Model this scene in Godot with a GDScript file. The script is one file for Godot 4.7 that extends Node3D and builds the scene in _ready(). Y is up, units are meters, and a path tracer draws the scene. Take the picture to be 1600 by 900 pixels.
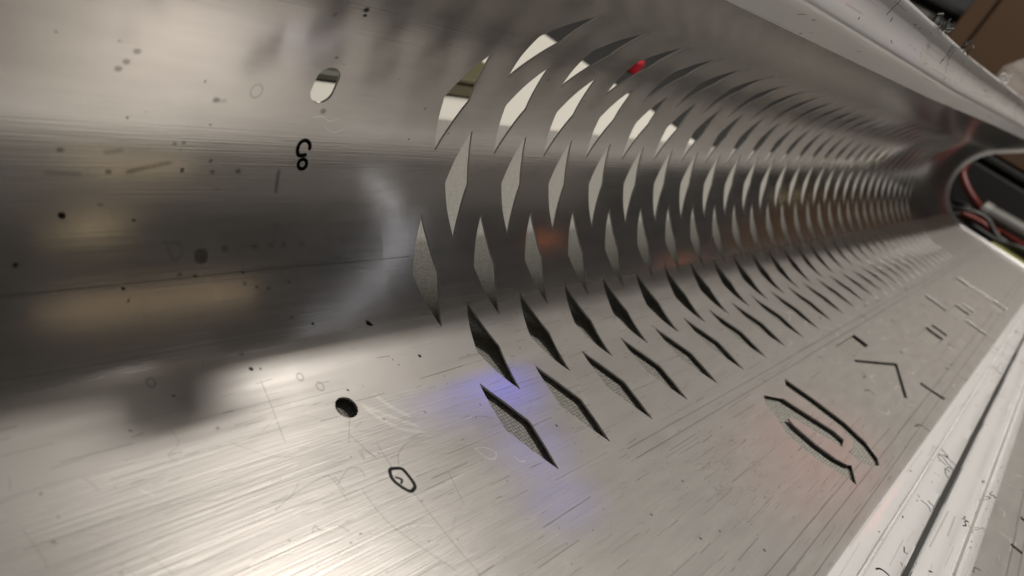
extends Node3D
# Lengths below are in hole pitches (30 mm): a runs along the channel, s round its section, y up, z outwards.
const P := 0.03
const R := 2.07            # inner radius of the bend
const BEND := 2.5307       # 145 degrees
const WALL := 0.024
const A0 := -5.0
const A1 := 43.2
const S0 := -4.02
const NEAR := 13.0         # where the close-up wear ends
var rng := RandomNumberGenerator.new()


func _ready():
	rng.seed = 7
	# --- camera
	var cam := Camera3D.new()
	cam.name = "camera"
	add_child(cam)
	cam.transform = Transform3D(Basis(Vector3(0.6101, 0.4431, 0.6569), Vector3(0.1080, 0.7748, -0.6229), Vector3(-0.7850, 0.4510, 0.4248)).orthonormalized(), Vector3(0, 4.4925, 2.764) * P)
	cam.near = 0.01
	cam.far = 60.0
	var ca := CameraAttributesPhysical.new()
	ca.frustum_focal_length = 31.09
	ca.frustum_focus_distance = 0.235
	ca.exposure_aperture = 17.0
	ca.frustum_near = 0.01
	ca.frustum_far = 60.0
	cam.attributes = ca
	cam.fov = 42.2
	# --- surroundings and exposure
	var env := Environment.new()
	env.background_mode = Environment.BG_COLOR
	env.background_color = Color(0.036, 0.034, 0.032).linear_to_srgb()
	env.tonemap_mode = Environment.TONE_MAPPER_LINEAR
	env.tonemap_exposure = 1.1
	env.sdfgi_enabled = true
	env.ssao_enabled = true
	env.ssil_enabled = true
	var we := WorldEnvironment.new()
	we.name = "surroundings"
	we.environment = env
	add_child(we)
	# --- lamps
	area("ceiling_tube", at(3, 0, 0) + Vector3(0.75, 1.275, 0.245), at(28, 0, 0), Vector2(0.22, 0.05), Color(1.0, 0.968, 0.935), 0.0, Vector3.BACK, 0.80)
	omni("ceiling_lamp", at(3, 0, 0) + Vector3(0.486, 0.850, 0.16) * 1.5, Color(1.0, 0.93, 0.8), 0.045, 0.04)
	area("back_window", Vector3(0.9, 1.6, -0.21), Vector3(0.8, 0, -0.2), Vector2(1.2, 0.34), Color(1.0, 0.975, 0.93), 4.2)
	area("room_window", Vector3(0.85, 0.18, 1.55), Vector3(0.1, 0.08, -0.05), Vector2(2.6, 0.55), Color(1.0, 0.94, 0.86), 0.021)
	for q in [[2.68, 1.46, -1.98, 0.43, 0.03, 0.90, 0.0022], [2.95, 1.4, -1.98, 0.47, 0.02, 0.88, 0.002], [2.51, 1.07, -1.81, 0.40, 0.33, 0.854, 0.0028], [2.4, 1.0, -1.81, 0.37, 0.36, 0.85, 0.002], [2.1, 2.3, -2.0, 0.40, -0.02, 0.92, 0.002]]:
		omni("workshop_lamp", at(q[0], q[1], q[2]) + Vector3(q[3], q[4], q[5]) * 1.6, Color(1.0, 0.89, 0.7), q[6] * 0.6, 0.05)
	area("bench_tube", at(2.9, 0.58, -1.44) + Vector3(0.448, 0.674, 0.587) * 1.2, at(20, 0.58, -1.44), Vector2(0.34, 0.03), Color(1.0, 0.87, 0.7), 0.0, Vector3.UP, 0.0048)
	area("aisle_tube", Vector3(1.18, 0.72, 0.78), at(4.8, 0.4, -1.2), Vector2(0.02, 1.5), Color(0.97, 0.97, 1.0), 0.0, Vector3(0.63, 1.35, 0).normalized(), 0.012)
	for q in [[6.15, -0.05, 1.7, 0.034], [5.85, 0.7, 1.4, 0.016], [5.25, -0.1, 1.4, 0.017], [5.6, 1.3, 1.3, 0.011]]:
		spot("blue_lamp", at(q[0], 0, q[1]) + Vector3(0.740, 0.668, 0.055) * 0.4, at(q[0], 0, q[1]), q[2], Color(0.14, 0.2, 1.0), q[3])
	omni("orange_lamp", at(8.1, 0.71, -1.56) + Vector3(0.816, 0.38, 0.436) * 1.3, Color(1.0, 0.52, 0.22), 0.0005, 0.015)
	omni("orange_lamp", at(11.9, 0.31, -1.1) + Vector3(0.902, 0.404, 0.153) * 1.4, Color(1.0, 0.5, 0.24), 0.0005, 0.015)
	spot("red_lamp", at(10.2, 0, 3.2) + Vector3(0.914, 0.404, 0.044) * 1.3, at(10.1, 0, 2.5), 1.7, Color(1.0, 0.25, 0.12), 0.012)
	for k in 4:
		spot("shelf_lamp", at(20.5, 1.0, -1.8) + Vector3(0.963, 0.109 + k * 0.004, 0.25 + k * 0.035) * 1.3, at(23.5, 1.0, -1.8), 3.0, Color(1.0, 0.92, 0.7), 0.0010)
	build_table()
	build_channels()
	build_background()


# ---------------------------------------------------------------- helpers
func at(x: float, y: float, z: float) -> Vector3:
	return Vector3(x, y, z) * P


func numbered(called: String) -> String:
	if not has_node(called):
		return called
	var k := 1
	while has_node("%s_%03d" % [called, k]):
		k += 1
	return "%s_%03d" % [called, k]


func omni(called: String, where: Vector3, color: Color, energy: float, size: float):
	var l := OmniLight3D.new()
	l.name = numbered(called)
	l.position = where
	l.light_color = color
	l.light_energy = energy
	l.light_size = size
	l.omni_range = 6.0
	l.omni_attenuation = 2.0
	l.shadow_enabled = true
	add_child(l)


func spot(called: String, where: Vector3, target: Vector3, angle: float, color: Color, energy: float):
	var l := SpotLight3D.new()
	l.name = numbered(called)
	add_child(l)
	l.look_at_from_position(where, target, Vector3.UP)
	l.spot_angle = angle
	l.spot_angle_attenuation = 1.0
	l.spot_range = 6.0
	l.spot_attenuation = 2.0
	l.light_color = color
	l.light_energy = energy
	l.light_size = 0.008
	l.shadow_enabled = true


func area(called: String, where: Vector3, target: Vector3, size: Vector2, color: Color, energy: float, up := Vector3.UP, whole := 0.0):
	var l := AreaLight3D.new()
	l.name = numbered(called)
	add_child(l)
	l.look_at_from_position(where, target, up)
	l.area_size = size
	l.area_normalize_energy = whole > 0.0
	l.light_color = color
	l.light_energy = whole if whole > 0.0 else energy
	l.area_range = 8.0
	l.shadow_enabled = true


func thing(called: String, label: String, category: String, where := Vector3.ZERO, group := "") -> Node3D:
	var o := Node3D.new()
	o.name = numbered(called)
	add_child(o)
	o.position = where
	tag(o, label, category, group)
	return o


func tag(o: Node3D, label: String, category: String, group := ""):
	o.set_meta("label", label)
	if category:
		o.set_meta("category", category)
	if group:
		o.set_meta("group", group)


func put(called: String, mesh: Mesh, mat: Material, parent: Node = self) -> MeshInstance3D:
	var m := MeshInstance3D.new()
	m.name = numbered(called) if parent == self else called
	m.mesh = mesh
	if mat:
		m.material_override = mat
	parent.add_child(m, true)
	return m


func mat(c: Color, rough: float, metal := 0.0) -> StandardMaterial3D:
	var m := StandardMaterial3D.new()
	m.albedo_color = c.linear_to_srgb()
	m.roughness = rough
	m.metallic = metal
	return m


func quad(st: SurfaceTool, p: Array, n: Array, uv: Array = [], uv2: Array = []):
	# p runs round the face; it is turned so that it faces its normals
	var order := [0, 1, 2, 0, 2, 3]
	var g: Vector3 = (p[1] - p[0]).cross(p[2] - p[0]) + (p[2] - p[0]).cross(p[3] - p[0])
	if g.dot(n[0] + n[1] + n[2] + n[3]) > 0.0:
		order = [0, 2, 1, 0, 3, 2]
	for k in order:
		st.set_normal(n[k])
		if uv:
			st.set_uv(uv[k])
		if uv2:
			st.set_uv2(uv2[k])
		st.add_vertex(p[k])


func begin() -> SurfaceTool:
	var st := SurfaceTool.new()
	st.begin(Mesh.PRIMITIVE_TRIANGLES)
	return st


func tube(points: PackedVector3Array, radius: float, sides := 10, closed_ends := true) -> ArrayMesh:
	var c := Curve3D.new()
	c.bake_interval = radius * 0.8
	for k in points.size():
		var t: Vector3 = (points[mini(k + 1, points.size() - 1)] - points[maxi(k - 1, 0)]) / 6.0
		c.add_point(points[k], -t, t)
	var b := c.get_baked_points()
	var st := begin()
	var side := Vector3.UP
	var rings := []
	for k in b.size():
		var dir: Vector3 = (b[mini(k + 1, b.size() - 1)] - b[maxi(k - 1, 0)]).normalized()
		side = (side - dir * side.dot(dir)).normalized()
		if not side.is_normalized():
			side = dir.cross(Vector3(0.3, 0.2, 0.9)).normalized()
		var other := dir.cross(side)
		var ring := []
		for j in sides + 1:
			var an := TAU * j / sides
			ring.append(side * cos(an) + other * sin(an))
		rings.append(ring)
	for k in b.size() - 1:
		for j in sides:
			quad(st, [b[k] + rings[k][j] * radius, b[k] + rings[k][j + 1] * radius, b[k + 1] + rings[k + 1][j + 1] * radius, b[k + 1] + rings[k + 1][j] * radius], [rings[k][j], rings[k][j + 1], rings[k + 1][j + 1], rings[k + 1][j]])
	if closed_ends:
		for e in [0, b.size() - 1]:
			var out: Vector3 = (b[0] - b[1]).normalized() if e == 0 else (b[-1] - b[-2]).normalized()
			for j in sides:
				quad(st, [b[e] + out * radius * 0.25, b[e] + rings[e][j] * radius, b[e] + rings[e][j + 1] * radius, b[e] + rings[e][j + 1] * radius], [out, out, out, out])
	return st.commit()


func block(lo: Vector3, hi: Vector3, bevel := 0.004) -> ArrayMesh:
	# a box with chamfered edges, corners given in metres
	var st := begin()
	var c := (lo + hi) / 2
	var h := (hi - lo) / 2
	var b: float = minf(bevel, minf(h.x, minf(h.y, h.z)) * 0.6)
	for ax in 3:
		var u := (ax + 1) % 3
		var v := (ax + 2) % 3
		for sg in [-1.0, 1.0]:
			var n := Vector3.ZERO
			n[ax] = sg
			var pts := []
			for q in [[-1, -1], [1, -1], [1, 1], [-1, 1]]:
				var p := Vector3.ZERO
				p[ax] = sg * h[ax]
				p[u] = q[0] * (h[u] - b)
				p[v] = q[1] * (h[v] - b)
				pts.append(c + p)
			quad(st, pts, [n, n, n, n])
		for su in [-1.0, 1.0]:
			for sv in [-1.0, 1.0]:
				var n := Vector3.ZERO
				n[u] = su
				n[v] = sv
				n = n.normalized()
				var pts := []
				for q in [[-1, 0], [1, 0], [1, 1], [-1, 1]]:
					var p := Vector3.ZERO
					p[ax] = q[0] * (h[ax] - b)
					p[u] = su * (h[u] - (b if q[1] == 0 else 0.0))
					p[v] = sv * (h[v] - (0.0 if q[1] == 0 else b))
					pts.append(c + p)
				quad(st, pts, [n, n, n, n])
	for sx in [-1.0, 1.0]:
		for sy in [-1.0, 1.0]:
			for sz in [-1.0, 1.0]:
				var n := Vector3(sx, sy, sz).normalized()
				var p := Vector3(sx * h.x, sy * h.y, sz * h.z)
				var a := c + p - Vector3(0, sy * b, sz * b)
				var d := c + p - Vector3(sx * b, 0, sz * b)
				var e := c + p - Vector3(sx * b, sy * b, 0)
				quad(st, [a, d, e, e], [n, n, n, n])
	return st.commit()


# ---------------------------------------------------------------- the section of the channel
func sec(s: float) -> Vector2:                 # (y, z)
	if s < 0.0:
		return Vector2(0, -s)
	var ph := s / R
	if ph <= BEND:
		return Vector2(R - R * cos(ph), -R * sin(ph))
	var e := s - R * BEND
	return Vector2(R - R * cos(BEND) + e * sin(BEND), -R * sin(BEND) - e * cos(BEND))


func sec_n(s: float) -> Vector3:
	var ph := clampf(s / R, 0.0, BEND)
	return Vector3(0, cos(ph), sin(ph))


func on(a: float, s: float, down := 0.0) -> Vector3:
	var q := sec(s)
	return (Vector3(a, q.x, q.y) - sec_n(s) * down) * P


func tops(a: float) -> float:                  # how far the lip has moved outwards, along the channel
	var k := [[-5.0, -0.06], [6.67, 0.0], [15.5, 0.13], [23.7, 0.41], [32.1, 0.61], [43.2, 0.80]]
	for i in k.size() - 1:
		if a <= k[i + 1][0] or i == k.size() - 2:
			return lerpf(k[i][1], k[i + 1][1], (a - k[i][0]) / (k[i + 1][0] - k[i][0]))
	return 0.0


func beds(a: float) -> float:
	return 0.0128 * (a - 8.0)


func sheet(outline: PackedVector2Array, holes: Array, levels: Array, place: Callable, normal: Callable) -> ArrayMesh:
	# sheet metal with cutouts: the outline and the holes are polygons in (a, s); cut into trapezoids between levels of s
	var polys := [outline]
	polys.append_array(holes)
	var lv := {}
	for l in levels:
		lv[snappedf(l, 0.0005)] = true
	var edges := []
	for p in polys:
		for i in p.size():
			var u: Vector2 = p[i]
			var v: Vector2 = p[(i + 1) % p.size()]
			u.y = snappedf(u.y, 0.0005)
			v.y = snappedf(v.y, 0.0005)
			lv[u.y] = true
			if u.y != v.y:
				edges.append([u, v] if u.y < v.y else [v, u])
	edges.sort_custom(func(x, y): return x[0].y < y[0].y)
	var ls := lv.keys()
	ls.sort()
	var near := begin()
	var far := begin()
	var live := []
	var nxt := 0
	for k in ls.size() - 1:
		var lo: float = ls[k]
		var hi: float = ls[k + 1]
		while nxt < edges.size() and edges[nxt][0].y <= lo + 1e-5:
			live.append(edges[nxt])
			nxt += 1
		live = live.filter(func(e): return e[1].y > lo + 1e-5)
		var xs := []
		for e in live:
			var g: Vector2 = e[0]
			var h: Vector2 = e[1]
			var f := (h.x - g.x) / (h.y - g.y)
			xs.append([g.x + f * (lo - g.y), g.x + f * (hi - g.y)])
		xs.sort_custom(func(x, y): return x[0] + x[1] < y[0] + y[1])
		for j in range(0, xs.size() - 1, 2):
			var l0: float = xs[j][0]
			var l1: float = xs[j][1]
			var r0: float = xs[j + 1][0]
			var r1: float = xs[j + 1][1]
			var cuts := [[l0, l1, r0, r1]]
			if minf(l0, l1) < NEAR and maxf(r0, r1) > NEAR:
				if maxf(l0, l1) < NEAR - 0.01 and minf(r0, r1) > NEAR + 0.01:
					cuts = [[l0, l1, NEAR, NEAR], [NEAR, NEAR, r0, r1]]
			for c in cuts:
				var st: SurfaceTool = near if (c[0] + c[2]) / 2 < NEAR else far
				var q := [Vector2(c[0], lo), Vector2(c[2], lo), Vector2(c[3], hi), Vector2(c[1], hi)]
				for back in 2:
					var d := WALL * back
					var sg := 1.0 - 2.0 * back
					quad(st, q.map(func(w): return place.call(w.x, w.y, d)), q.map(func(w): return normal.call(w.y) * sg), q.map(func(w): return Vector2((w.x + 5.0) / 10.24, (w.y + 4.2) / 11.264)), q.map(func(w): return Vector2((w.x + 1.0) / 14.0, (w.y + 4.2) / 11.264)))
			for side in 2:                       # the cut face at either end of this piece
				var w0: float = xs[j + side][0]
				var w1: float = xs[j + side][1]
				var st2: SurfaceTool = near if w0 < NEAR else far
				var p0: Vector3 = place.call(w0, lo, 0.0)
				var p1: Vector3 = place.call(w1, hi, 0.0)
				var p2: Vector3 = place.call(w1, hi, WALL)
				var p3: Vector3 = place.call(w0, lo, WALL)
				var n: Vector3 = (p1 - p0).cross(p3 - p0).normalized()
				if n.x * (1.0 if side else -1.0) < 0.0:
					n = -n
				var uv := Vector2(0.013 + w0 * 0.05, 0.02)
				var e0: Vector3 = (n * 0.7 + normal.call(lo)).normalized()
				var e1: Vector3 = (n * 0.7 + normal.call(hi)).normalized()
				quad(st2, [p0, p1, p2, p3], [e0, e1, n, n], [uv, uv, uv, uv], [Vector2(-0.02, -0.02), Vector2(-0.02, -0.02), Vector2(-0.02, -0.02), Vector2(-0.02, -0.02)])
	var mesh: ArrayMesh = near.commit()
	return far.commit(mesh)


func rhomb(a: float, s: float, half: float) -> PackedVector2Array:
	var w := 0.192
	var p := PackedVector2Array()
	for q in [[0.012, 1.0], [0.5 * w + 0.012, 0.52], [0.94 * w, 0.075], [w, 0.02], [w, -0.05], [0.94 * w, -0.1], [0.5 * w + 0.006, -0.53], [0.0, -1.0], [-0.012, -1.0], [-0.5 * w - 0.012, -0.52], [-0.94 * w, -0.075], [-w, -0.02], [-w, 0.05], [-0.94 * w, 0.1], [-0.5 * w - 0.006, 0.53], [0.0, 1.0]]:
		p.append(Vector2(a + q[0], s + half * q[1] + q[0] * 0.02))
	return p


func flat(list: Array) -> PackedVector2Array:
	var p := PackedVector2Array()
	for i in range(0, list.size(), 2):
		p.append(Vector2(list[i], list[i + 1]))
	return p


func oval(a: float, s: float, ra: float, rs: float, tilt := 0.0, n := 28) -> PackedVector2Array:
	var p := PackedVector2Array()
	for i in n:
		p.append(Vector2(a, s) + Vector2(ra * cos(TAU * i / n + 0.05), rs * sin(TAU * i / n + 0.05)).rotated(tilt))
	return p


func channel_holes() -> Array:
	var h := []
	for r in [[6.40, 4.462, 0.632], [5.87, 3.475, 0.602], [6.335, 2.507, 0.612], [5.815, 1.530, 0.608], [6.340, 0.560, 0.601], [5.862, -0.436, 0.615]]:
		for i in 28:
			h.append(rhomb(r[0] + i * 1.001, r[1] + rng.randf_range(-0.004, 0.004), r[2]))
	# slot and round hole
	var slot := PackedVector2Array()
	for i in 25:
		var an := PI * i / 24.0
		slot.append(Vector2(4.21 + 0.118 * cos(an), 3.50 + 0.118 * sin(an)))
	for i in 25:
		var an := PI + PI * i / 24.0
		slot.append(Vector2(4.21 + 0.118 * cos(an), 3.38 + 0.118 * sin(an)))
	h.append(slot)
	h.append(oval(4.192, 0.358, 0.112, 0.112))
	# stencilled figures along the bed
	h.append(flat([11.67, -1.48, 11.80, -2.0, 11.87, -2.55, 11.79, -2.96, 11.62, -3.19, 11.44, -3.27, 11.19, -3.2, 11.05, -3.03, 11.04, -2.85, 11.30, -2.86, 11.50, -2.80, 11.60, -2.49, 11.53, -2.02, 11.45, -1.59]))
	h.append(flat([10.64, -1.51, 11.0, -1.71, 11.16, -2.13, 11.31, -2.51, 11.30, -2.70, 11.04, -2.75, 10.97, -2.62, 10.81, -2.3, 10.7, -2.03, 10.56, -1.98, 10.5, -2.12, 10.5, -2.49, 10.57, -2.79, 10.68, -2.95, 10.78, -2.99, 10.34, -3.21, 10.33, -3.05, 10.2, -2.79, 10.1, -2.47, 10.14, -2.09, 10.33, -1.87, 10.4, -1.65]))
	h.append(flat([14.72, -1.86, 16.32, -2.42, 14.83, -2.99, 14.74, -2.91, 15.94, -2.41, 14.62, -1.92]))
	h.append(flat([16.25, -2.95, 16.39, -3.48, 16.19, -3.46, 16.07, -2.98]))
	for q in [[14.62, 16.08, -1.47, -1.81], [19.15, 20.58, -2.26, -2.71], [23.6, 25.3, -2.31, -2.75], [28.2, 29.6, -1.69, -2.13], [28.3, 29.8, -3.02, -3.46]]:
		h.append(flat([q[0], q[2], q[1], q[2] - 0.004, q[1], q[3] - 0.004, q[0], q[3]]))
	for q in [[29.35, -2.19, -2.95], [23.9, -2.80, -3.43], [23.45, -1.63, -2.28], [20.9, -2.3, -2.72], [25.6, -2.4, -2.8]]:
		h.append(flat([q[0], q[1], q[0] + 0.30, q[1] - 0.004, q[0] + 0.30, q[2] - 0.004, q[0], q[2]]))
	return h


# ---------------------------------------------------------------- computed textures
class Canvas:
	var w: int
	var h: int
	var org: Vector2
	var span: Vector2
	var data := PackedByteArray()
	func _init(width: int, height: int, origin: Vector2, size: Vector2):
		w = width
		h = height
		org = origin
		span = size
		data.resize(w * h * 4)
	func seg(p: Vector2, q: Vector2, radius: float, c: Color, alpha: float, soft := 0.5):
		# a stroke between two places of the unrolled sheet
		var k := Vector2(w / span.x, h / span.y)
		var x0 := clampi(int((minf(p.x, q.x) - radius - org.x) * k.x) - 1, 0, w - 1)
		var x1 := clampi(int((maxf(p.x, q.x) + radius - org.x) * k.x) + 2, 0, w)
		var y0 := clampi(int((minf(p.y, q.y) - radius - org.y) * k.y) - 1, 0, h - 1)
		var y1 := clampi(int((maxf(p.y, q.y) + radius - org.y) * k.y) + 2, 0, h)
		var d := q - p
		var l := maxf(d.length_squared(), 1e-9)
		for y in range(y0, y1):
			for x in range(x0, x1):
				var m := Vector2(org.x + (x + 0.5) / k.x, org.y + (y + 0.5) / k.y)
				var t := clampf((m - p).dot(d) / l, 0.0, 1.0)
				var e := (m - p - d * t).length()
				var f := alpha * clampf((radius - e) / maxf(radius * soft, 0.5 / k.x), 0.0, 1.0)
				if f > 0.003:
					blend((y * w + x) * 4, c, f)
	func blend(i: int, c: Color, f: float):
		var a0 := data[i + 3] / 255.0
		var a := f + a0 * (1.0 - f)
		data[i] = int((c.r * 255.0 * f + data[i] * a0 * (1.0 - f)) / a)
		data[i + 1] = int((c.g * 255.0 * f + data[i + 1] * a0 * (1.0 - f)) / a)
		data[i + 2] = int((c.b * 255.0 * f + data[i + 2] * a0 * (1.0 - f)) / a)
		data[i + 3] = int(a * 255.0)
	func line(sparse: Array, radius: float, c: Color, alpha: float, soft := 0.5):
		var list := sparse
		if sparse.size() > 4:
			list = []
			var n := sparse.size() / 2
			for i in n - 1:
				var p: Array = [maxi(i - 1, 0), i, i + 1, mini(i + 2, n - 1)].map(func(k): return Vector2(sparse[2 * k], sparse[2 * k + 1]))
				for j in 5:
					var m: Vector2 = p[1].cubic_interpolate(p[2], p[0], p[3], j / 5.0)
					list.append_array([m.x, m.y])
			list.append_array([sparse[-2], sparse[-1]])
		for i in range(0, list.size() - 2, 2):
			seg(Vector2(list[i], list[i + 1]), Vector2(list[i + 2], list[i + 3]), radius, c, alpha, soft)
	func ring(p: Vector2, r: float, squash: float, wide: float, c: Color, alpha: float):
		for i in 22:
			var u := TAU * i / 22.0
			var v := TAU * (i + 1) / 22.0
			seg(p + Vector2(cos(u) * r, sin(u) * r * squash), p + Vector2(cos(v) * r, sin(v) * r * squash), wide, c, alpha)
	func texture() -> ImageTexture:
		return ImageTexture.create_from_image(Image.create_from_data(w, h, false, Image.FORMAT_RGBA8, data))


func scatter(c: Canvas, lo: Vector2, hi: Vector2, n: int, dense := 1.0):
	# specks, hair scratches and scuffs of a handled sheet
	for i in int(n * dense):
		var p := Vector2(rng.randf_range(lo.x, hi.x), rng.randf_range(lo.y, hi.y))
		var r := 0.006 + 0.014 * pow(rng.randf(), 4.0)
		c.seg(p, p + Vector2(rng.randf_range(-0.012, 0.012), rng.randf_range(-0.012, 0.012)), r, Color(0.09, 0.08, 0.07), rng.randf_range(0.25, 0.85))
	for i in int(n * 0.5 * dense):
		var p := Vector2(rng.randf_range(lo.x, hi.x), rng.randf_range(lo.y, minf(hi.y, 1.2)))
		var dir := Vector2.from_angle(rng.randf_range(-0.15, 0.15) if rng.randf() < 0.85 else rng.randf() * TAU)
		var len := 0.04 + 0.25 * pow(rng.randf(), 3.0)
		var bend := dir.rotated(rng.randf_range(-0.7, 0.7))
		var dark := rng.randf() < 0.5
		var col := Color(0.12, 0.11, 0.1) if dark else Color(0.97, 0.96, 0.94)
		c.line([p.x, p.y, p.x + dir.x * len, p.y + dir.y * len, p.x + (dir.x + bend.x) * len, p.y + (dir.y + bend.y) * len], 0.005, col, rng.randf_range(0.08, 0.3))


func near_marks() -> ImageTexture:
	var c := Canvas.new(2048, 2048, Vector2(-1, -4.2), Vector2(14, 11.264))
	var ink := Color(0.035, 0.03, 0.05)
	var grey := Color(0.16, 0.15, 0.135)
	var pale := Color(0.98, 0.97, 0.95)
	scatter(c, Vector2(-1, -4), Vector2(13, 6.2), 480)
	for i in 60:
		var p := Vector2(rng.randf_range(-1, 12), rng.randf_range(-3.5, 5))
		c.seg(p, p + Vector2(rng.randf_range(0.1, 0.7), rng.randf_range(-0.08, 0.08)), rng.randf_range(0.05, 0.2), grey, rng.randf_range(0.03, 0.10), 1.0)
	# pen figures
	c.line([4.23, 2.77, 4.16, 2.765, 4.135, 2.82, 4.15, 2.88, 4.20, 2.905, 4.25, 2.875, 4.262, 2.83], 0.022, ink, 1.0, 0.4)
	c.ring(Vector2(4.215, 2.685), 0.045, 1.0, 0.021, ink, 1.0)
	c.line([4.18, -0.36, 4.25, -0.385, 4.275, -0.43, 4.265, -0.58, 4.21, -0.62, 4.17, -0.61, 4.13, -0.53, 4.115, -0.45, 4.15, -0.37, 4.19, -0.36], 0.020, ink, 0.95, 0.4)
	c.line([4.155, -0.45, 4.19, -0.49, 4.16, -0.52], 0.014, ink, 0.8)
	# pencil and grime lines
	for q in [[3.57, -0.20, 3.63, -0.23, 3.62, -0.48], [3.66, -0.23, 3.65, -0.39], [3.75, -0.21, 3.57, -0.20, 3.26, -0.25, 3.05, -0.32], [3.64, -0.31, 3.82, -0.21, 3.91, -0.25, 3.90, -0.34], [3.80, -0.43, 3.81, -0.82, 4.04, -1.40], [4.20, -0.64, 4.19, -1.08, 4.20, -1.52], [3.53, 0.80, 3.52, 0.53, 3.47, 0.22], [4.15, 0.24, 3.99, 0.02], [4.05, 0.11, 4.10, -0.14, 4.12, -0.21], [4.02, -0.08, 4.01, -0.18, 4.06, -0.08, 4.12, -0.19], [5.42, -0.16, 5.45, -0.19, 5.47, -0.17, 5.55, -0.20, 5.58, -0.22, 5.65, -0.27], [4.23, -0.08, 4.19, -0.35], [4.27, -0.35, 4.36, -0.24, 4.56, -0.17, 4.74, -0.18], [4.67, -0.60, 4.56, -0.93], [3.20, -0.60, 3.25, -0.56, 3.27, -0.61, 3.41, -0.63, 3.46, -0.72]]:
		c.line(q, 0.0048, grey, 0.42)
	for q in [[2.01, 0.41, 2.04, 0.36, 2.06, 0.29], [1.62, 0.56, 1.60, 0.47], [1.58, 0.19, 1.61, 0.01, 1.61, -0.12], [2.14, -0.29, 2.17, -0.36, 2.21, -0.47], [1.97, -0.27, 2.01, -0.38], [2.67, 0.60, 2.69, 0.47, 2.58, 0.40, 2.62, 0.33], [3.05, 0.36, 3.26, 0.16, 3.46, 0.06], [1.53, 0.43, 2.10, 0.43, 2.62, 0.39], [3.51, 0.45, 3.34, 0.37], [2.73, 1.60, 2.74, 1.50, 2.75, 1.39], [2.74, 1.5, 2.79, 1.4], [3.58, 2.01, 3.61, 1.88, 3.62, 1.75], [4.19, 2.33, 4.18, 1.78, 4.19, 1.53], [2.55, 2.35, 2.59, 2.25], [3.10, 1.10, 3.09, 1.02], [3.90, 2.67, 4.08, 2.66, 4.10, 2.69, 4.14, 2.72], [2.39, 2.61, 2.42, 2.55]]:
		c.line(q, 0.005, grey, 0.22)
	c.line([-1, 1.755, 3.07, 1.75, 4.01, 1.752, 4.74, 1.74, 5.6, 1.735], 0.006, grey, 0.42)
	for q in [[2.52, 2.73, 2.62, 2.75], [2.68, 2.59, 2.79, 2.62, 3.00, 2.67], [2.14, 2.58, 2.35, 2.57], [3.26, 3.19, 3.35, 3.20], [3.98, 2.62, 3.975, 2.53, 3.97, 2.43]]:
		c.line(q, 0.028, grey, 0.28, 1.0)
	# bright scratches and scuffs
	for q in [[3.91, -0.88, 4.0, -0.91, 4.15, -0.98], [4.37, -0.12, 4.60, -0.13, 4.83, -0.21], [5.01, -0.36, 5.13, -0.43], [7.31, -0.07, 7.2, -0.3, 7.09, -0.50], [3.27, -0.59, 3.37, -0.66], [3.69, -0.84, 3.73, -0.88], [3.07, -0.02, 3.44, -0.02], [2.89, -0.33, 3.05, -0.32], [3.29, 1.74, 3.36, 1.63, 3.37, 1.49], [2.75, 1.21, 3.22, 1.22], [4.2, 3.12, 4.3, 3.14, 4.4, 3.1, 4.5, 3.14], [4.35, 3.05, 4.45, 3.0, 4.55, 3.02, 4.6, 3.06]]:
		c.line(q, 0.007, pale, 0.6)
	for q in [[5.14, -0.49, 5.17, -0.62, 5.24, -0.67, 5.32, -0.62, 5.26, -0.53, 5.14, -0.49], [5.48, -0.73, 5.51, -0.81, 5.56, -0.82], [2.3, 0.2, 2.36, 0.13], [3.3, -0.6, 3.4, -0.64]]:
		c.line(q, 0.014, pale, 0.25)
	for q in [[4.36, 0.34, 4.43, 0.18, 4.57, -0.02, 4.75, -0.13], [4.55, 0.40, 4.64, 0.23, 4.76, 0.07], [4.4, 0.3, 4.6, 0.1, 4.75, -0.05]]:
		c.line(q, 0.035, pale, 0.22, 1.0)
	# dried drops: the row along the old fold line, rings and dark specks
	for q in [[3.05, 1.97, 0.055], [2.66, 0.98, 0.03], [3.59, 3.31, 0.05], [3.9, 0.75, 0.03], [4.05, 0.62, 0.035]]:
		c.ring(Vector2(q[0], q[1]), q[2], 1.2, 0.012, grey, 0.13)
	c.seg(Vector2(3.26, 1.91), Vector2(3.262, 1.915), 0.065, grey, 0.55, 0.15)
	for q in [[3.47, 1.96, 0.03], [3.76, 1.96, 0.026], [3.92, 1.96, 0.022], [4.05, 1.96, 0.021], [4.24, 1.96, 0.018], [4.55, 2.00, 0.016], [4.73, 1.98, 0.018], [3.06, 1.78, 0.02], [3.62, 1.65, 0.02], [3.44, 1.06, 0.022]]:
		c.seg(Vector2(q[0], q[1]), Vector2(q[0] + 0.012, q[1]), q[2], grey, 0.42, 0.5)
	for q in [[2.59, 3.51, 0.03], [2.54, 3.42, 0.028], [2.50, 3.36, 0.03], [3.01, 2.82, 0.018], [3.08, 2.83, 0.018], [3.35, 2.60, 0.022], [3.58, 2.61, 0.028], [3.27, 2.99, 0.012], [2.54, 2.59, 0.025], [4.18, 3.72, 0.02], [2.21, 2.74, 0.025], [3.27, 3.2, 0.03], [4.29, 3.19, 0.035]]:
		c.seg(Vector2(q[0], q[1]), Vector2(q[0] + 0.01, q[1]), q[2], grey, 0.5, 0.6)
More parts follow.
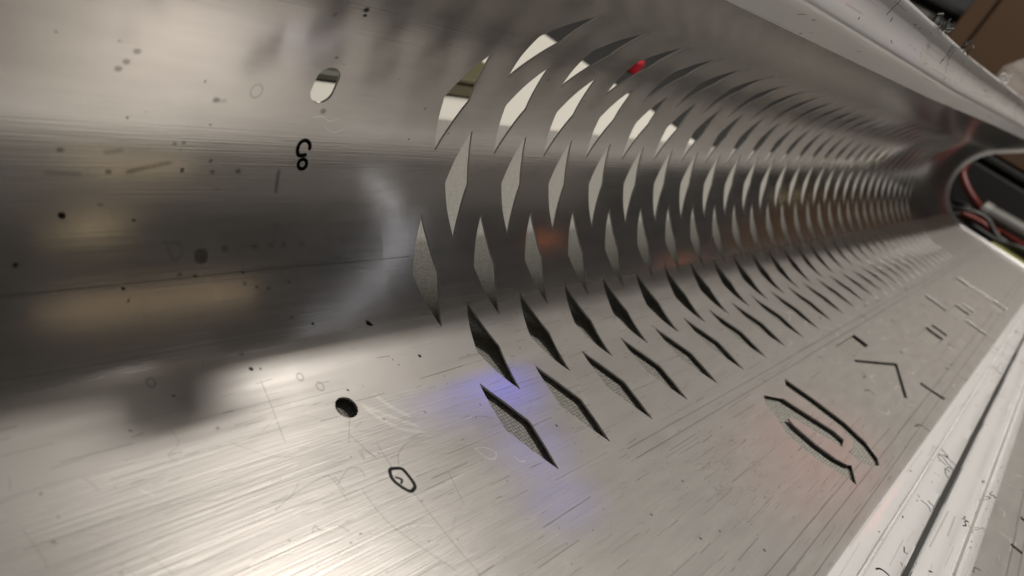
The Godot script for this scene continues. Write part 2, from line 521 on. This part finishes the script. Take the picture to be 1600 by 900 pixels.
	for q in [[2.23, 2.28, 0.028], [3.85, 1.59, 0.011], [3.73, 1.61, 0.009], [3.19, 1.76, 0.012], [3.48, 0.92, 0.02], [4.22, 1.21, 0.014], [4.02, 1.30, 0.009], [4.07, 1.62, 0.01], [3.62, 1.75, 0.012], [2.61, 1.72, 0.012], [2.73, 2.23, 0.01], [4.66, 1.80, 0.011], [5.61, 1.11, 0.01], [4.85, 1.12, 0.03], [4.88, 1.10, 0.02], [5.32, 0.67, 0.02], [7.41, 1.78, 0.01], [4.3, 0.52, 0.012], [7.12, -2.46, 0.01], [4.13, 4.26, 0.03], [4.16, 4.2, 0.02]]:
		c.seg(Vector2(q[0], q[1]), Vector2(q[0] + 0.008, q[1] - 0.006), q[2], Color(0.05, 0.045, 0.04), 0.95, 0.4)
	# long grain scratches of the flat bed, and those beside the figures
	for i in 1100:
		var p := Vector2(rng.randf_range(-1, 12.5), rng.randf_range(-3.9, 0.9))
		var l := 0.08 + 0.9 * pow(rng.randf(), 3.0)
		c.line([p.x, p.y, p.x + l, p.y + rng.randf_range(-0.012, 0.012)], rng.randf_range(0.0035, 0.0065), grey if rng.randf() < 0.75 else pale, rng.randf_range(0.08, 0.5))
	for q in [-1.22, -1.36, -3.05, -3.2, -3.4]:
		c.line([5.0 if q < -3.0 else 7.0, q, 13.2, q - 0.01], 0.008, grey, 0.42)
	for i in 60:
		var p := Vector2(rng.randf_range(7.6, 9.0), rng.randf_range(-2.6, -1.6))
		var an := rng.randf() * TAU
		c.line([p.x, p.y, p.x + cos(an) * 0.09, p.y + sin(an) * 0.05, p.x + cos(an + 1.0) * 0.14, p.y + sin(an + 0.6) * 0.05], 0.004, grey, 0.35)
	return c.texture()


func far_marks() -> ImageTexture:
	var c := Canvas.new(1024, 1024, Vector2(-1, -4.2), Vector2(14, 11.264))
	scatter(c, Vector2(-1, -4), Vector2(13, 6.2), 260)
	for i in 130:
		var p := Vector2(rng.randf_range(-1, 12.8), rng.randf_range(-3.6, -0.4))
		var an := rng.randf() * TAU
		var l := rng.randf_range(0.05, 0.35)
		c.line([p.x, p.y, p.x + cos(an) * l, p.y + sin(an) * l * 0.6, p.x + cos(an + 0.6) * l * 1.4, p.y + sin(an + 0.6) * l], rng.randf_range(0.012, 0.03), Color(0.97, 0.96, 0.94) if rng.randf() < 0.75 else Color(0.2, 0.18, 0.16), rng.randf_range(0.25, 0.7), 0.9)
	for q in [-1.22, -1.36, -3.2, -3.4]:
		c.line([-1, q, 13, q - 0.01], 0.012, Color(0.16, 0.15, 0.13), 0.4)
	return c.texture()


func grain_height() -> ImageTexture:
	# rolling grain: fine lines along the sheet, coarse on the bed, finer in the bend
	var w := 2048
	var h := 2048
	var d := PackedFloat32Array()
	d.resize(w * h)
	d.fill(0.5)
	for i in 52000:
		var y := rng.randi_range(1, h - 2)
		var s := y / 2048.0 * 11.264 - 4.2
		var k := 1.0 if s < 0.55 else 0.15
		if s > 0.25 and s < 0.55:
			k = lerpf(1.0, 0.15, (s - 0.25) / 0.3)
		var len := int(30 + 420 * pow(rng.randf(), 2.5))
		var x := rng.randi_range(0, w - 1)
		var amp := rng.randf_range(-0.16, 0.12) * k * (1.0 if rng.randf() < 0.93 else 3.0)
		var slip := rng.randf_range(-0.004, 0.004)
		for j in len:
			var e := amp * sin(PI * (j + 0.5) / len)
			var yy := clampi(y + int(slip * j), 1, h - 2)
			var n := yy * w + (x + j) % w
			d[n] += e
			d[n - w] += e * 0.45
			d[n + w] += e * 0.45
	var wave := FastNoiseLite.new()                # the slight waviness of bent sheet
	wave.seed = 4
	wave.frequency = 0.0045
	wave.fractal_octaves = 2
	for y in h:
		for x in w:
			d[y * w + x] += 0.30 * wave.get_noise_2d(absf(x - 1024.0), y)
	return ImageTexture.create_from_image(Image.create_from_data(w, h, false, Image.FORMAT_RF, d.to_byte_array()))


func wear_roughness() -> ImageTexture:
	var w := 1024
	var h := 1024
	var n1 := FastNoiseLite.new()
	n1.seed = 3
	n1.frequency = 0.012
	n1.fractal_octaves = 4
	var n2 := FastNoiseLite.new()
	n2.seed = 9
	n2.frequency = 0.05
	n2.fractal_octaves = 3
	var d := PackedByteArray()
	d.resize(w * h * 3)
	for y in h:
		var s := y / 1024.0 * 11.264 - 4.2
		var base := lerpf(lerpf(lerpf(0.42, 0.52, smoothstep(-0.1, 0.5, s)), 0.185, smoothstep(0.94, 1.14, s)), 0.155, smoothstep(2.0, 3.2, s))
		for x in w:
			var u := absf(x - 512.0)                # mirrored, so that it joins at the tile's ends
			var v := base + base * 0.12 * n1.get_noise_2d(u * 0.6, y) + base * 0.1 * n2.get_noise_2d(u * 0.08, y * 1.6)
			d[(y * w + x) * 3 + 1] = int(clampf(v, 0.05, 1.0) * 255.0)
			d[(y * w + x) * 3 + 2] = int(clampf(lerpf(0.54, 0.97, smoothstep(0.3, 1.2, s)) + 0.06 * n2.get_noise_2d(u * 0.2, y), 0.0, 1.0) * 255.0)
	return ImageTexture.create_from_image(Image.create_from_data(w, h, false, Image.FORMAT_RGB8, d))


func metal(height: Texture2D, rough: Texture2D, marks: Texture2D) -> StandardMaterial3D:
	var m := StandardMaterial3D.new()
	m.albedo_color = Color(0.60, 0.582, 0.562).linear_to_srgb()
	m.metallic = 1.0
	m.metallic_texture = rough
	m.metallic_texture_channel = BaseMaterial3D.TEXTURE_CHANNEL_BLUE
	m.roughness = 1.0
	m.roughness_texture = rough
	m.roughness_texture_channel = BaseMaterial3D.TEXTURE_CHANNEL_GREEN
	m.heightmap_enabled = true
	m.heightmap_texture = height
	m.heightmap_scale = 0.012
	m.anisotropy_enabled = true
	m.anisotropy = -0.85
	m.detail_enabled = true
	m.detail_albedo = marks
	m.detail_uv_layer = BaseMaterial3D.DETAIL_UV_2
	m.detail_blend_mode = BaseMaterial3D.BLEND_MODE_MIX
	return m


func film_marks(seed_: int) -> ImageTexture:
	# pen scribbles and torn print on the protective film; 20 pitches long
	var c := Canvas.new(2048, 256, Vector2(0, 0), Vector2(20, 2.5))
	rng.seed = seed_
	for y in 256:
		for x in 2048:
			var i := (y * 2048 + x) * 4
			c.data[i] = 255
			c.data[i + 1] = 255
			c.data[i + 2] = 255
			c.data[i + 3] = 255
	var ink := Color(0.03, 0.03, 0.035)
	for cl in 7:
		var p := Vector2(1.0 + cl * 2.1 + rng.randf_range(-0.5, 0.5), rng.randf_range(0.4, 2.0))
		for k in rng.randi_range(3, 7):
			var q := p + Vector2(rng.randf_range(-0.3, 0.3), rng.randf_range(-0.4, 0.4))
			var an := rng.randf() * TAU
			var list := [q.x, q.y]
			for j in 4:
				an += rng.randf_range(-1.3, 1.3)
				q += Vector2(cos(an) * 0.09, sin(an) * 0.16)
				list.append_array([q.x, q.y])
			c.line(list, rng.randf_range(0.010, 0.018), ink, 0.9, 0.4)
	for i in 160:
		var p := Vector2(rng.randf_range(0, 20), rng.randf_range(0, 2.5))
		c.seg(p, p + Vector2(rng.randf_range(-0.08, 0.08), rng.randf_range(-0.05, 0.05)), rng.randf_range(0.006, 0.018), ink, rng.randf_range(0.3, 0.9))
	for i in 90:
		var p := Vector2(rng.randf_range(0, 20), rng.randf_range(0, 2.5))
		c.line([p.x, p.y, p.x + rng.randf_range(0.3, 2.0), p.y + rng.randf_range(-0.03, 0.03)], 0.012, Color(0.45, 0.43, 0.42), rng.randf_range(0.1, 0.4), 1.0)
	return c.texture()


func rail(section: Callable, from: float, to: float, step: float, smooth_deg := 50.0) -> ArrayMesh:
	# sweeps a closed section (z, y points, which may drift along the channel) from one end to the other
	var st := begin()
	var steps := int((to - from) / step)
	for k in steps:
		var u := from + (to - from) * k / steps
		var v := from + (to - from) * (k + 1) / steps
		var p: Array = section.call(u)
		var q: Array = section.call(v)
		var n := p.size()
		var ns := []
		var mid := Vector2.ZERO
		for i in n:
			mid += p[i] / n
		var area2 := 0.0
		for i in n:
			area2 += p[i].cross(p[(i + 1) % n])
		for i in n:
			var t: Vector2 = p[(i + 1) % n] - p[i]
			var m := Vector2(t.y, -t.x).normalized() * signf(area2)
			ns.append(m)
		for i in n:
			var j := (i + 1) % n
			var before: Vector2 = ns[(i + n - 1) % n]
			var after: Vector2 = ns[j]
			var n0: Vector2 = (ns[i] + before).normalized() if ns[i].dot(before) > cos(deg_to_rad(smooth_deg)) else ns[i]
			var n1: Vector2 = (ns[i] + after).normalized() if ns[i].dot(after) > cos(deg_to_rad(smooth_deg)) else ns[i]
			var m0 := Vector3(0, n0.y, n0.x)
			var m1 := Vector3(0, n1.y, n1.x)
			var uv := [Vector2(u / 20.0, float(i) / n), Vector2(u / 20.0, float(i + 1) / n), Vector2(v / 20.0, float(i + 1) / n), Vector2(v / 20.0, float(i) / n)]
			quad(st, [at(u, p[i].y, p[i].x), at(u, p[j].y, p[j].x), at(v, q[j].y, q[j].x), at(v, q[i].y, q[i].x)], [m0, m1, m1, m0], uv)
	for e in [from, to]:
		var p: Array = section.call(e)
		var mid := Vector2.ZERO
		for w in p:
			mid += w / p.size()
		var nn := Vector3(-1 if e == from else 1, 0, 0)
		for i in p.size():
			var j := (i + 1) % p.size()
			quad(st, [at(e, mid.y, mid.x), at(e, p[i].y, p[i].x), at(e, p[j].y, p[j].x), at(e, p[j].y, p[j].x)], [nn, nn, nn, nn], [Vector2.ZERO, Vector2.ZERO, Vector2.ZERO, Vector2.ZERO])
	return st.commit()


func wob(a: float, k: float) -> float:
	return 0.012 * sin(a * 1.7 + k) + 0.008 * sin(a * 4.3 + 2.0 * k)


# ---------------------------------------------------------------- the two channels
func build_channels():
	var height := grain_height()
	var rough := wear_roughness()
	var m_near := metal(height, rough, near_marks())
	var m_far := metal(height, rough, far_marks())
	rng.seed = 21
	var levels := []
	var s := S0
	while s < 7.5:
		levels.append(s)
		s += 0.25 if s < -0.1 or s > 5.4 else 0.05
	levels.append_array([0.0, R * BEND])
	var outline := PackedVector2Array([Vector2(A0, S0), Vector2(A1, S0 - 0.0006)])
	for a in [43.2, 32.1, 23.7, 15.5, 6.67, -5.0]:
		outline.append(Vector2(a, 6.28 + tops(a) + 0.34))
	var ch := thing("aluminium_channel", "long bent aluminium channel punched with rows of diamond holes, pen-marked inside", "metal channel")
	var body := put("perforated_sheet", sheet(outline, channel_holes(), levels, on, sec_n), null, ch)
	body.mesh.surface_set_material(0, m_near)
	body.mesh.surface_set_material(1, m_far)
	var rim := PackedVector3Array()
	for k in 66:
		rim.append(on(A1 + 0.02, S0 + 0.1 + k * 0.166, 0.01))
	put("end_rim", tube(rim, 0.0034, 8), mat(Color(0.62, 0.62, 0.63), 0.35, 0.6), ch)
	# film-covered edge along the lip
	var film := mat(Color(0.88, 0.88, 0.89), 0.24, 0.2)
	film.albedo_texture = film_marks(31)
	film.clearcoat_enabled = true
	film.clearcoat = 0.35
	film.clearcoat_roughness = 0.2
	var lip := func(a: float) -> Array:
		var t := tops(a)
		var o := Vector2(-0.335, 4.355) + Vector2(0.819, 0.574) * t
		var w := wob(a, 0.3)
		return [o, o + Vector2(0.03, -0.025), o + Vector2(0.17, 0.08), o + Vector2(0.30, 0.175 + w * 0.3), o + Vector2(0.38, 0.235), o + Vector2(0.41, 0.275), o + Vector2(0.405, 0.32), o + Vector2(0.365, 0.40), o + Vector2(0.295, 0.50 + w), o + Vector2(0.255, 0.60), o + Vector2(0.25, 0.70 + w), o + Vector2(0.265, 0.77), o + Vector2(0.285, 0.81), o + Vector2(0.27, 0.84 + w * 0.5), o + Vector2(0.24, 0.85), o + Vector2(0.18, 0.80), o + Vector2(0.12, 0.55), o + Vector2(0.0, 0.25), o + Vector2(-0.06, 0.06)]
	put("edge_film", rail(lip, A0, A1, 0.6), film, ch)
	var clip := put("edge_clip", block(at(5.1, 4.8, -0.12), at(6.15, 5.38, 0.5), 0.004), mat(Color(0.6, 0.6, 0.6), 0.5), ch)
	clip.set_meta("label", "small clip on the lip")
	# film-covered edge along the bed
	var film2 := film.duplicate()
	film2.albedo_texture = film_marks(57)
	var bed := func(a: float) -> Array:
		var z := 3.49 + beds(a)
		var w := wob(a, 1.1)
		var k := minf(1.0, 0.66 + 0.34 * 14.0 / maxf(a + 6.0, 14.0))
		return [Vector2(z, 0.003), Vector2(z + 0.01, 0.03), Vector2(z + 0.20 * k, 0.055 + w * 0.3), Vector2(z + 0.225 * k, 0.045), Vector2(z + 0.25 * k, -0.03), Vector2(z + 0.28 * k, 0.05), Vector2(z + 0.32 * k, 0.075 + w * 0.4), Vector2(z + 0.47 * k, 0.07), Vector2(z + 0.60 * k, 0.05 + w), Vector2(z + 0.645 * k, 0.0), Vector2(z + 0.65 * k, -0.075), Vector2(z + 0.3, -0.075)]
	put("edge_film", rail(bed, A0, A1, 0.6), film2, ch)

	# the second channel, whose own edge lies against the first
	var ch2 := thing("aluminium_sheet", "second aluminium sheet, bottom right corner, its white film edge against the perforated channel", "metal sheet")
	var holes2 := [flat([10.1, -1.35, 10.6, -1.42, 10.75, -1.95, 10.55, -2.4, 10.62, -1.95, 10.5, -1.5]), flat([13.5, -1.25, 13.62, -1.25, 13.62, -1.6, 13.5, -1.602]), flat([12.3, -1.2, 12.4, -1.2, 12.4, -1.38, 12.3, -1.384])]
	var place2 := func(a: float, s2: float, down: float) -> Vector3: return Vector3(a, -down - 0.002, 4.0 - s2) * P
	var up := func(_t: float) -> Vector3: return Vector3.UP
	var body2 := put("flat_sheet", sheet(PackedVector2Array([Vector2(A0, -0.5), Vector2(A1, -0.6), Vector2(A1, -4.2), Vector2(A0, -4.2006)]), holes2, [-1.0, -2.0, -3.0], place2, up), null, ch2)
	body2.mesh.surface_set_material(0, m_far)
	body2.mesh.surface_set_material(1, m_far)
	var film3 := film.duplicate()
	film3.albedo_texture = film_marks(83)
	var bed2 := func(a: float) -> Array:
		var z := 4.20 + 0.006 * (a - 9.0)
		var w := wob(a, 2.3)
		return [Vector2(z, -0.07), Vector2(z + 0.012, 0.03), Vector2(z + 0.04, 0.05 + w * 0.5), Vector2(z + 0.25, 0.06 + w * 0.3), Vector2(z + 0.27, 0.045), Vector2(z + 0.36, 0.055), Vector2(z + 0.40, 0.01), Vector2(z + 0.45, -0.02), Vector2(z + 0.49, 0.05 + w * 0.5), Vector2(z + 0.53, 0.10 + w * 0.5), Vector2(z + 0.57, 0.085), Vector2(z + 0.60, 0.04), Vector2(z + 0.61, 0.0005), Vector2(z + 0.5, -0.06)]
	put("edge_film", rail(bed2, A0, A1, 0.6), film3, ch2)
	put("gap_seal", block(at(A0, -0.072, 4.08), at(A1, -0.035, 4.6), 0.0004), mat(Color(0.012, 0.011, 0.01), 0.7), ch2)
	# curls of torn film and swarf along the lip
	rng.seed = 77
	var dark := mat(Color(0.05, 0.05, 0.05), 0.5)
	var light := mat(Color(0.7, 0.7, 0.7), 0.4)
	for q in [[12.3, 5, dark], [19.6, 7, light], [14.6, 3, dark], [25.5, 4, light]]:
		for k in q[1]:
			var p: Vector3 = at(q[0] + rng.randf_range(-0.5, 0.5), 5.17 + tops(q[0]) * 0.574, -0.08 + tops(q[0]) * 0.819)
			var pts := PackedVector3Array()
			var an := rng.randf() * TAU
			for j in 5:
				pts.append(p)
				an += rng.randf_range(0.4, 1.2)
				p += Vector3(cos(an) * 0.09, absf(sin(an)) * 0.07, rng.randf_range(-0.05, 0.05)) * P
			put("torn_curl", tube(pts, rng.randf_range(0.0003, 0.0006), 5), q[2], ch)


# ---------------------------------------------------------------- what the channels lie on
func weave_textures() -> Array:
	var w := 512
	var d := PackedByteArray()
	d.resize(w * w)
	var col := PackedByteArray()
	col.resize(w * w * 3)
	var n := FastNoiseLite.new()
	n.seed = 5
	n.frequency = 0.02
	for y in w:
		for x in w:
			# basket weave of 16 threads each way
			var u := x / 32.0
			var v := y / 32.0
			var over := (int(u) + int(v)) % 2 == 0
			var fu := fposmod(u, 1.0) - 0.5
			var fv := fposmod(v, 1.0) - 0.5
			var hgt := 0.0
			if over:
				hgt = sqrt(maxf(0.0, 1.0 - pow(fv * 2.1, 2))) * (0.6 + 0.4 * cos(fu * PI))
			else:
				hgt = sqrt(maxf(0.0, 1.0 - pow(fu * 2.1, 2))) * (0.6 + 0.4 * cos(fv * PI))
			hgt += 0.12 * n.get_noise_2d(x * 3.0, y * 3.0)
			d[y * w + x] = int(clampf(hgt, 0, 1) * 255)
			var g := clampf(0.86 + 0.14 * n.get_noise_2d(x, y) + 0.06 * n.get_noise_2d(x * 7.0, y * 7.0), 0, 1)
			var i := (y * w + x) * 3
			col[i] = int(g * 255)
			col[i + 1] = int(g * 253)
			col[i + 2] = int(g * 247)
	return [ImageTexture.create_from_image(Image.create_from_data(w, w, false, Image.FORMAT_L8, d)), ImageTexture.create_from_image(Image.create_from_data(w, w, false, Image.FORMAT_RGB8, col))]


func build_table():
	var t := put("table_top", block(at(-30, -2.2, -24), at(120, -0.2, 24), 0.01), mat(Color(0.006, 0.006, 0.006), 0.85))
	t.set_meta("kind", "structure")
	t.set_meta("label", "dark bench top under the channels")
	var tex := weave_textures()
	var cloth := mat(Color(0.50, 0.498, 0.485), 0.9)
	cloth.albedo_texture = tex[1]
	cloth.heightmap_enabled = true
	cloth.heightmap_texture = tex[0]
	cloth.heightmap_scale = 0.06
	cloth.uv1_triplanar = true
	cloth.uv1_world_triplanar = true
	cloth.uv1_scale = Vector3.ONE * (1.0 / (0.62 * P))
	var m := put("work_mat", block(at(-26, -0.197, -6.3), at(44.9, -0.075, 12), 0.0015), cloth)
	tag(m, "pale woven cloth mat lying under the punched aluminium channel", "mat")
	var board := mat(Color(0.60, 0.585, 0.54), 0.7)
	var b := put("white_board", block(at(-20, -0.196, -14.7), at(23.0, -0.07, -6.32), 0.0015), board)
	tag(b, "white board lying flat behind the channel, seen through the upper diamond holes", "board")


func build_background():
	# what stands on the white board, seen through single holes
	var tb := thing("olive_box", "dark olive box on the white board, behind the first diamond hole of the upper rows", "box", at(12.9, -0.06, -8.1))
	var olive := mat(Color(0.10, 0.09, 0.045), 0.45)
	put("box_body", block(at(-1.5, 0, -0.8), at(1.0, 0.35, 0.8), 0.002), olive, tb)
	put("lid", block(at(-1.54, 0.355, -0.84), at(1.04, 0.46, 0.84), 0.002), olive, tb)
	var st := thing("dark_bar", "short dark bar lying on the white board behind the pill-shaped slot", "bar", at(8.6, -0.06, -7.35))
	put("bar_body", block(at(-1.8, 0, -0.16), at(0.9, 0.2, 0.16), 0.003), mat(Color(0.05, 0.05, 0.035), 0.5), st)
	put("end_cap", block(at(0.9, 0.0, -0.09), at(1.0, 0.11, 0.09), 0.002), mat(Color(0.1, 0.1, 0.07), 0.4), st)
	var cap := put("red_tin", lathe([[0.0, 0.0], [0.32, 0.0], [0.36, 0.05], [0.36, 0.5], [0.3, 0.6], [0.0, 0.62]], 20), mat(Color(0.55, 0.02, 0.04), 0.35))
	cap.position = at(27.4, -0.19, -12.3)
	tag(cap, "small red tin on the dark bench, seen through an upper diamond hole", "tin")

	# beyond the far end
	var case_ := thing("black_case", "black equipment case standing beyond the far end of the channel", "case", at(58, -0.19, -1))
	var black := mat(Color(0.008, 0.008, 0.008), 0.7)
	put("case_body", block(at(-5, 0, -9), at(7, 2.9, 14), 0.01), black, case_)
	put("lid", block(at(-5.1, 2.92, -9.1), at(7.1, 3.45, 14.1), 0.01), black, case_)
	var carton := thing("cardboard_box", "brown cardboard box at the top right, standing on the black case", "box", at(56, 3.28, 0))
	var brown := mat(Color(0.075, 0.04, 0.02), 0.85)
	put("side_panel", block(at(-3.2, 0, -8.6), at(6, 11, -7.52), 0.003), brown, carton)
	put("side_panel", block(at(-3.1, 0, -7.4), at(6, 11, 9), 0.004), brown, carton)
	put("top_flap", block(at(-3.1, 11.05, -8.5), at(6, 11.2, 9), 0.003), brown, carton)
	var tub := thing("grey_tub", "grey plastic tub with two shiny studs, left of the cardboard box", "tub", at(66, -0.19, -15))
	var grey := mat(Color(0.13, 0.13, 0.12), 0.4)
	put("tub_body", block(at(-3, 0, -6), at(6, 9.6, 5.0), 0.02), grey, tub)
	put("rim", block(at(-3.3, 9.65, -6.3), at(6.3, 10.3, 5.3), 0.015), mat(Color(0.02, 0.02, 0.02), 0.5), tub)
	for z in [2.6, 3.45]:
		var stud := put("stud", lathe([[0.0, 0.0], [0.22, 0.0], [0.22, 0.1], [0.15, 0.2], [0.0, 0.24]], 14), mat(Color(0.9, 0.9, 0.88), 0.12, 1.0), tub)
		stud.position = at(-3.0, 9.0, z)
		stud.rotation.z = PI / 2
	# crumpled clear wrap
	var bag := put("plastic_wrap", crumple(), null)
	var clear := mat(Color(0.75, 0.70, 0.66), 0.15)
	clear.albedo_color.a = 0.28
	clear.transparency = BaseMaterial3D.TRANSPARENCY_ALPHA
	bag.material_override = clear
	bag.position = at(50.0, 7.0, -3.3)
	tag(bag, "crumpled clear plastic wrap hanging against the cardboard box", "plastic wrap")
	# hoses, rod and cables just past the end
	var hose := put("red_hose", tube(PackedVector3Array([at(48.2, 2.5, -2.5), at(48.0, 1.9, -2.35), at(47.8, 1.35, -1.6), at(47.9, 0.9, -0.6), at(48.6, 0.4, 0.6), at(50, 0.2, 2.4)]), 0.006, 12), mat(Color(0.10, 0.015, 0.012), 0.4))
	tag(hose, "red rubber hose curling up beyond the far end of the channel", "hose")
	var rod := thing("grey_tube", "thick pale grey tube lying among the cables past the channel end", "tube", at(47.6, 0.9, 0.0))
	put("tube_body", tube(PackedVector3Array([at(0, 0, -0.1), at(-0.2, 0.1, 1.6), at(-0.4, 0.2, 5.0)]), 0.0125, 18), mat(Color(0.12, 0.118, 0.115), 0.45), rod)
	put("tube_collar", tube(PackedVector3Array([at(0.02, 0, -0.35), at(0, 0, 0.05)]), 0.014, 18), mat(Color(0.18, 0.175, 0.17), 0.4), rod)
	var grip := put("red_screwdriver", tube(PackedVector3Array([at(46.4, 0.25, -0.9), at(46.6, 0.32, 0.2), at(46.6, 0.3, 1.1)]), 0.006, 10), mat(Color(0.2, 0.03, 0.025), 0.45))
	tag(grip, "short red screwdriver handle lying flat beside the black cables", "screwdriver")
	var labels := ["black cable looped round the short red handle", "thin black cable sagging below the thick grey tube", "black cable running off to the right past the channel end"]
	var runs := [[[46.2, 0.0, -1.6], [46.0, 0.5, -0.9], [46.2, 0.7, 0.2], [46.1, 0.25, 1.3], [46.2, 0.3, 3.0]], [[46.6, 0.1, -1.0], [46.2, 0.05, 0.4], [46.0, 0.12, 1.5], [45.9, 0.4, 2.4], [46, 0.5, 4.0]], [[48, 0.3, -2.0], [47.2, 0.6, -1.0], [46.9, 0.15, 0.5], [47, 0.1, 4.5]]]
	for k in 3:
		var pts := PackedVector3Array()
		for q in runs[k]:
			pts.append(at(q[0], q[1], q[2]))
		var cb := put("black_cable", tube(pts, 0.0042, 8), mat(Color(0.015, 0.015, 0.015), 0.4))
		tag(cb, labels[k], "cable", "cables past the channel end")
	var lime := put("lime_strip", block(at(45.4, -0.19, 1.2), at(46.6, -0.05, 7.0), 0.002), mat(Color(0.26, 0.27, 0.08), 0.5))
	tag(lime, "yellow-green strip on the bench just past the channel end", "strip")
	var spool := put("lime_spool", lathe([[0.5, 0.0], [1.6, 0.0], [1.6, 0.15], [1.3, 0.2], [1.3, 2.2], [1.6, 2.25], [1.6, 2.4], [0.5, 2.4], [0.5, 0.0]], 28), mat(Color(0.42, 0.5, 0.03), 0.5))
	spool.position = at(59, -0.19, 8.9)
	tag(spool, "yellow-green spool on the bench, mirrored in the channel wall", "spool")


func lathe(profile: Array, n: int) -> ArrayMesh:
	var st := begin()
	for i in profile.size() - 1:
		var p := Vector2(profile[i][0], profile[i][1]) * P
		var q := Vector2(profile[i + 1][0], profile[i + 1][1]) * P
		var t := q - p
		var m := Vector2(t.y, -t.x).normalized()
		for j in n:
			var c0 := Vector3(cos(TAU * j / n), 0, sin(TAU * j / n))
			var c1 := Vector3(cos(TAU * (j + 1) / n), 0, sin(TAU * (j + 1) / n))
			var n0 := c0 * m.x + Vector3.UP * m.y
			var n1 := c1 * m.x + Vector3.UP * m.y
			quad(st, [c0 * p.x + Vector3.UP * p.y, c1 * p.x + Vector3.UP * p.y, c1 * q.x + Vector3.UP * q.y, c0 * q.x + Vector3.UP * q.y], [n0, n1, n1, n0])
	return st.commit()


func crumple() -> ArrayMesh:
	var n := FastNoiseLite.new()
	n.seed = 12
	n.frequency = 1.1
	n.fractal_octaves = 3
	n.noise_type = FastNoiseLite.TYPE_CELLULAR
	var st := begin()
	st.set_smooth_group(-1)
	var rows := 26
	var cols := 36
	var f := func(i: int, j: int) -> Vector3:
		var th := PI * i / rows
		var ph := TAU * (j % cols) / cols
		var d := Vector3(sin(th) * cos(ph), cos(th), sin(th) * sin(ph))
		var r := 1.0 + 0.35 * n.get_noise_3dv(d * 1.6)
		return Vector3(d.x * 0.6, d.y * 1.7, d.z * 1.4) * r * P
	for i in rows:
		for j in cols:
			var a: Vector3 = f.call(i, j)
			var b: Vector3 = f.call(i, j + 1)
			var c: Vector3 = f.call(i + 1, j + 1)
			var d: Vector3 = f.call(i + 1, j)
			for p in [a, b, c, a, c, d]:
				st.add_vertex(p)
	st.generate_normals()
	return st.commit()
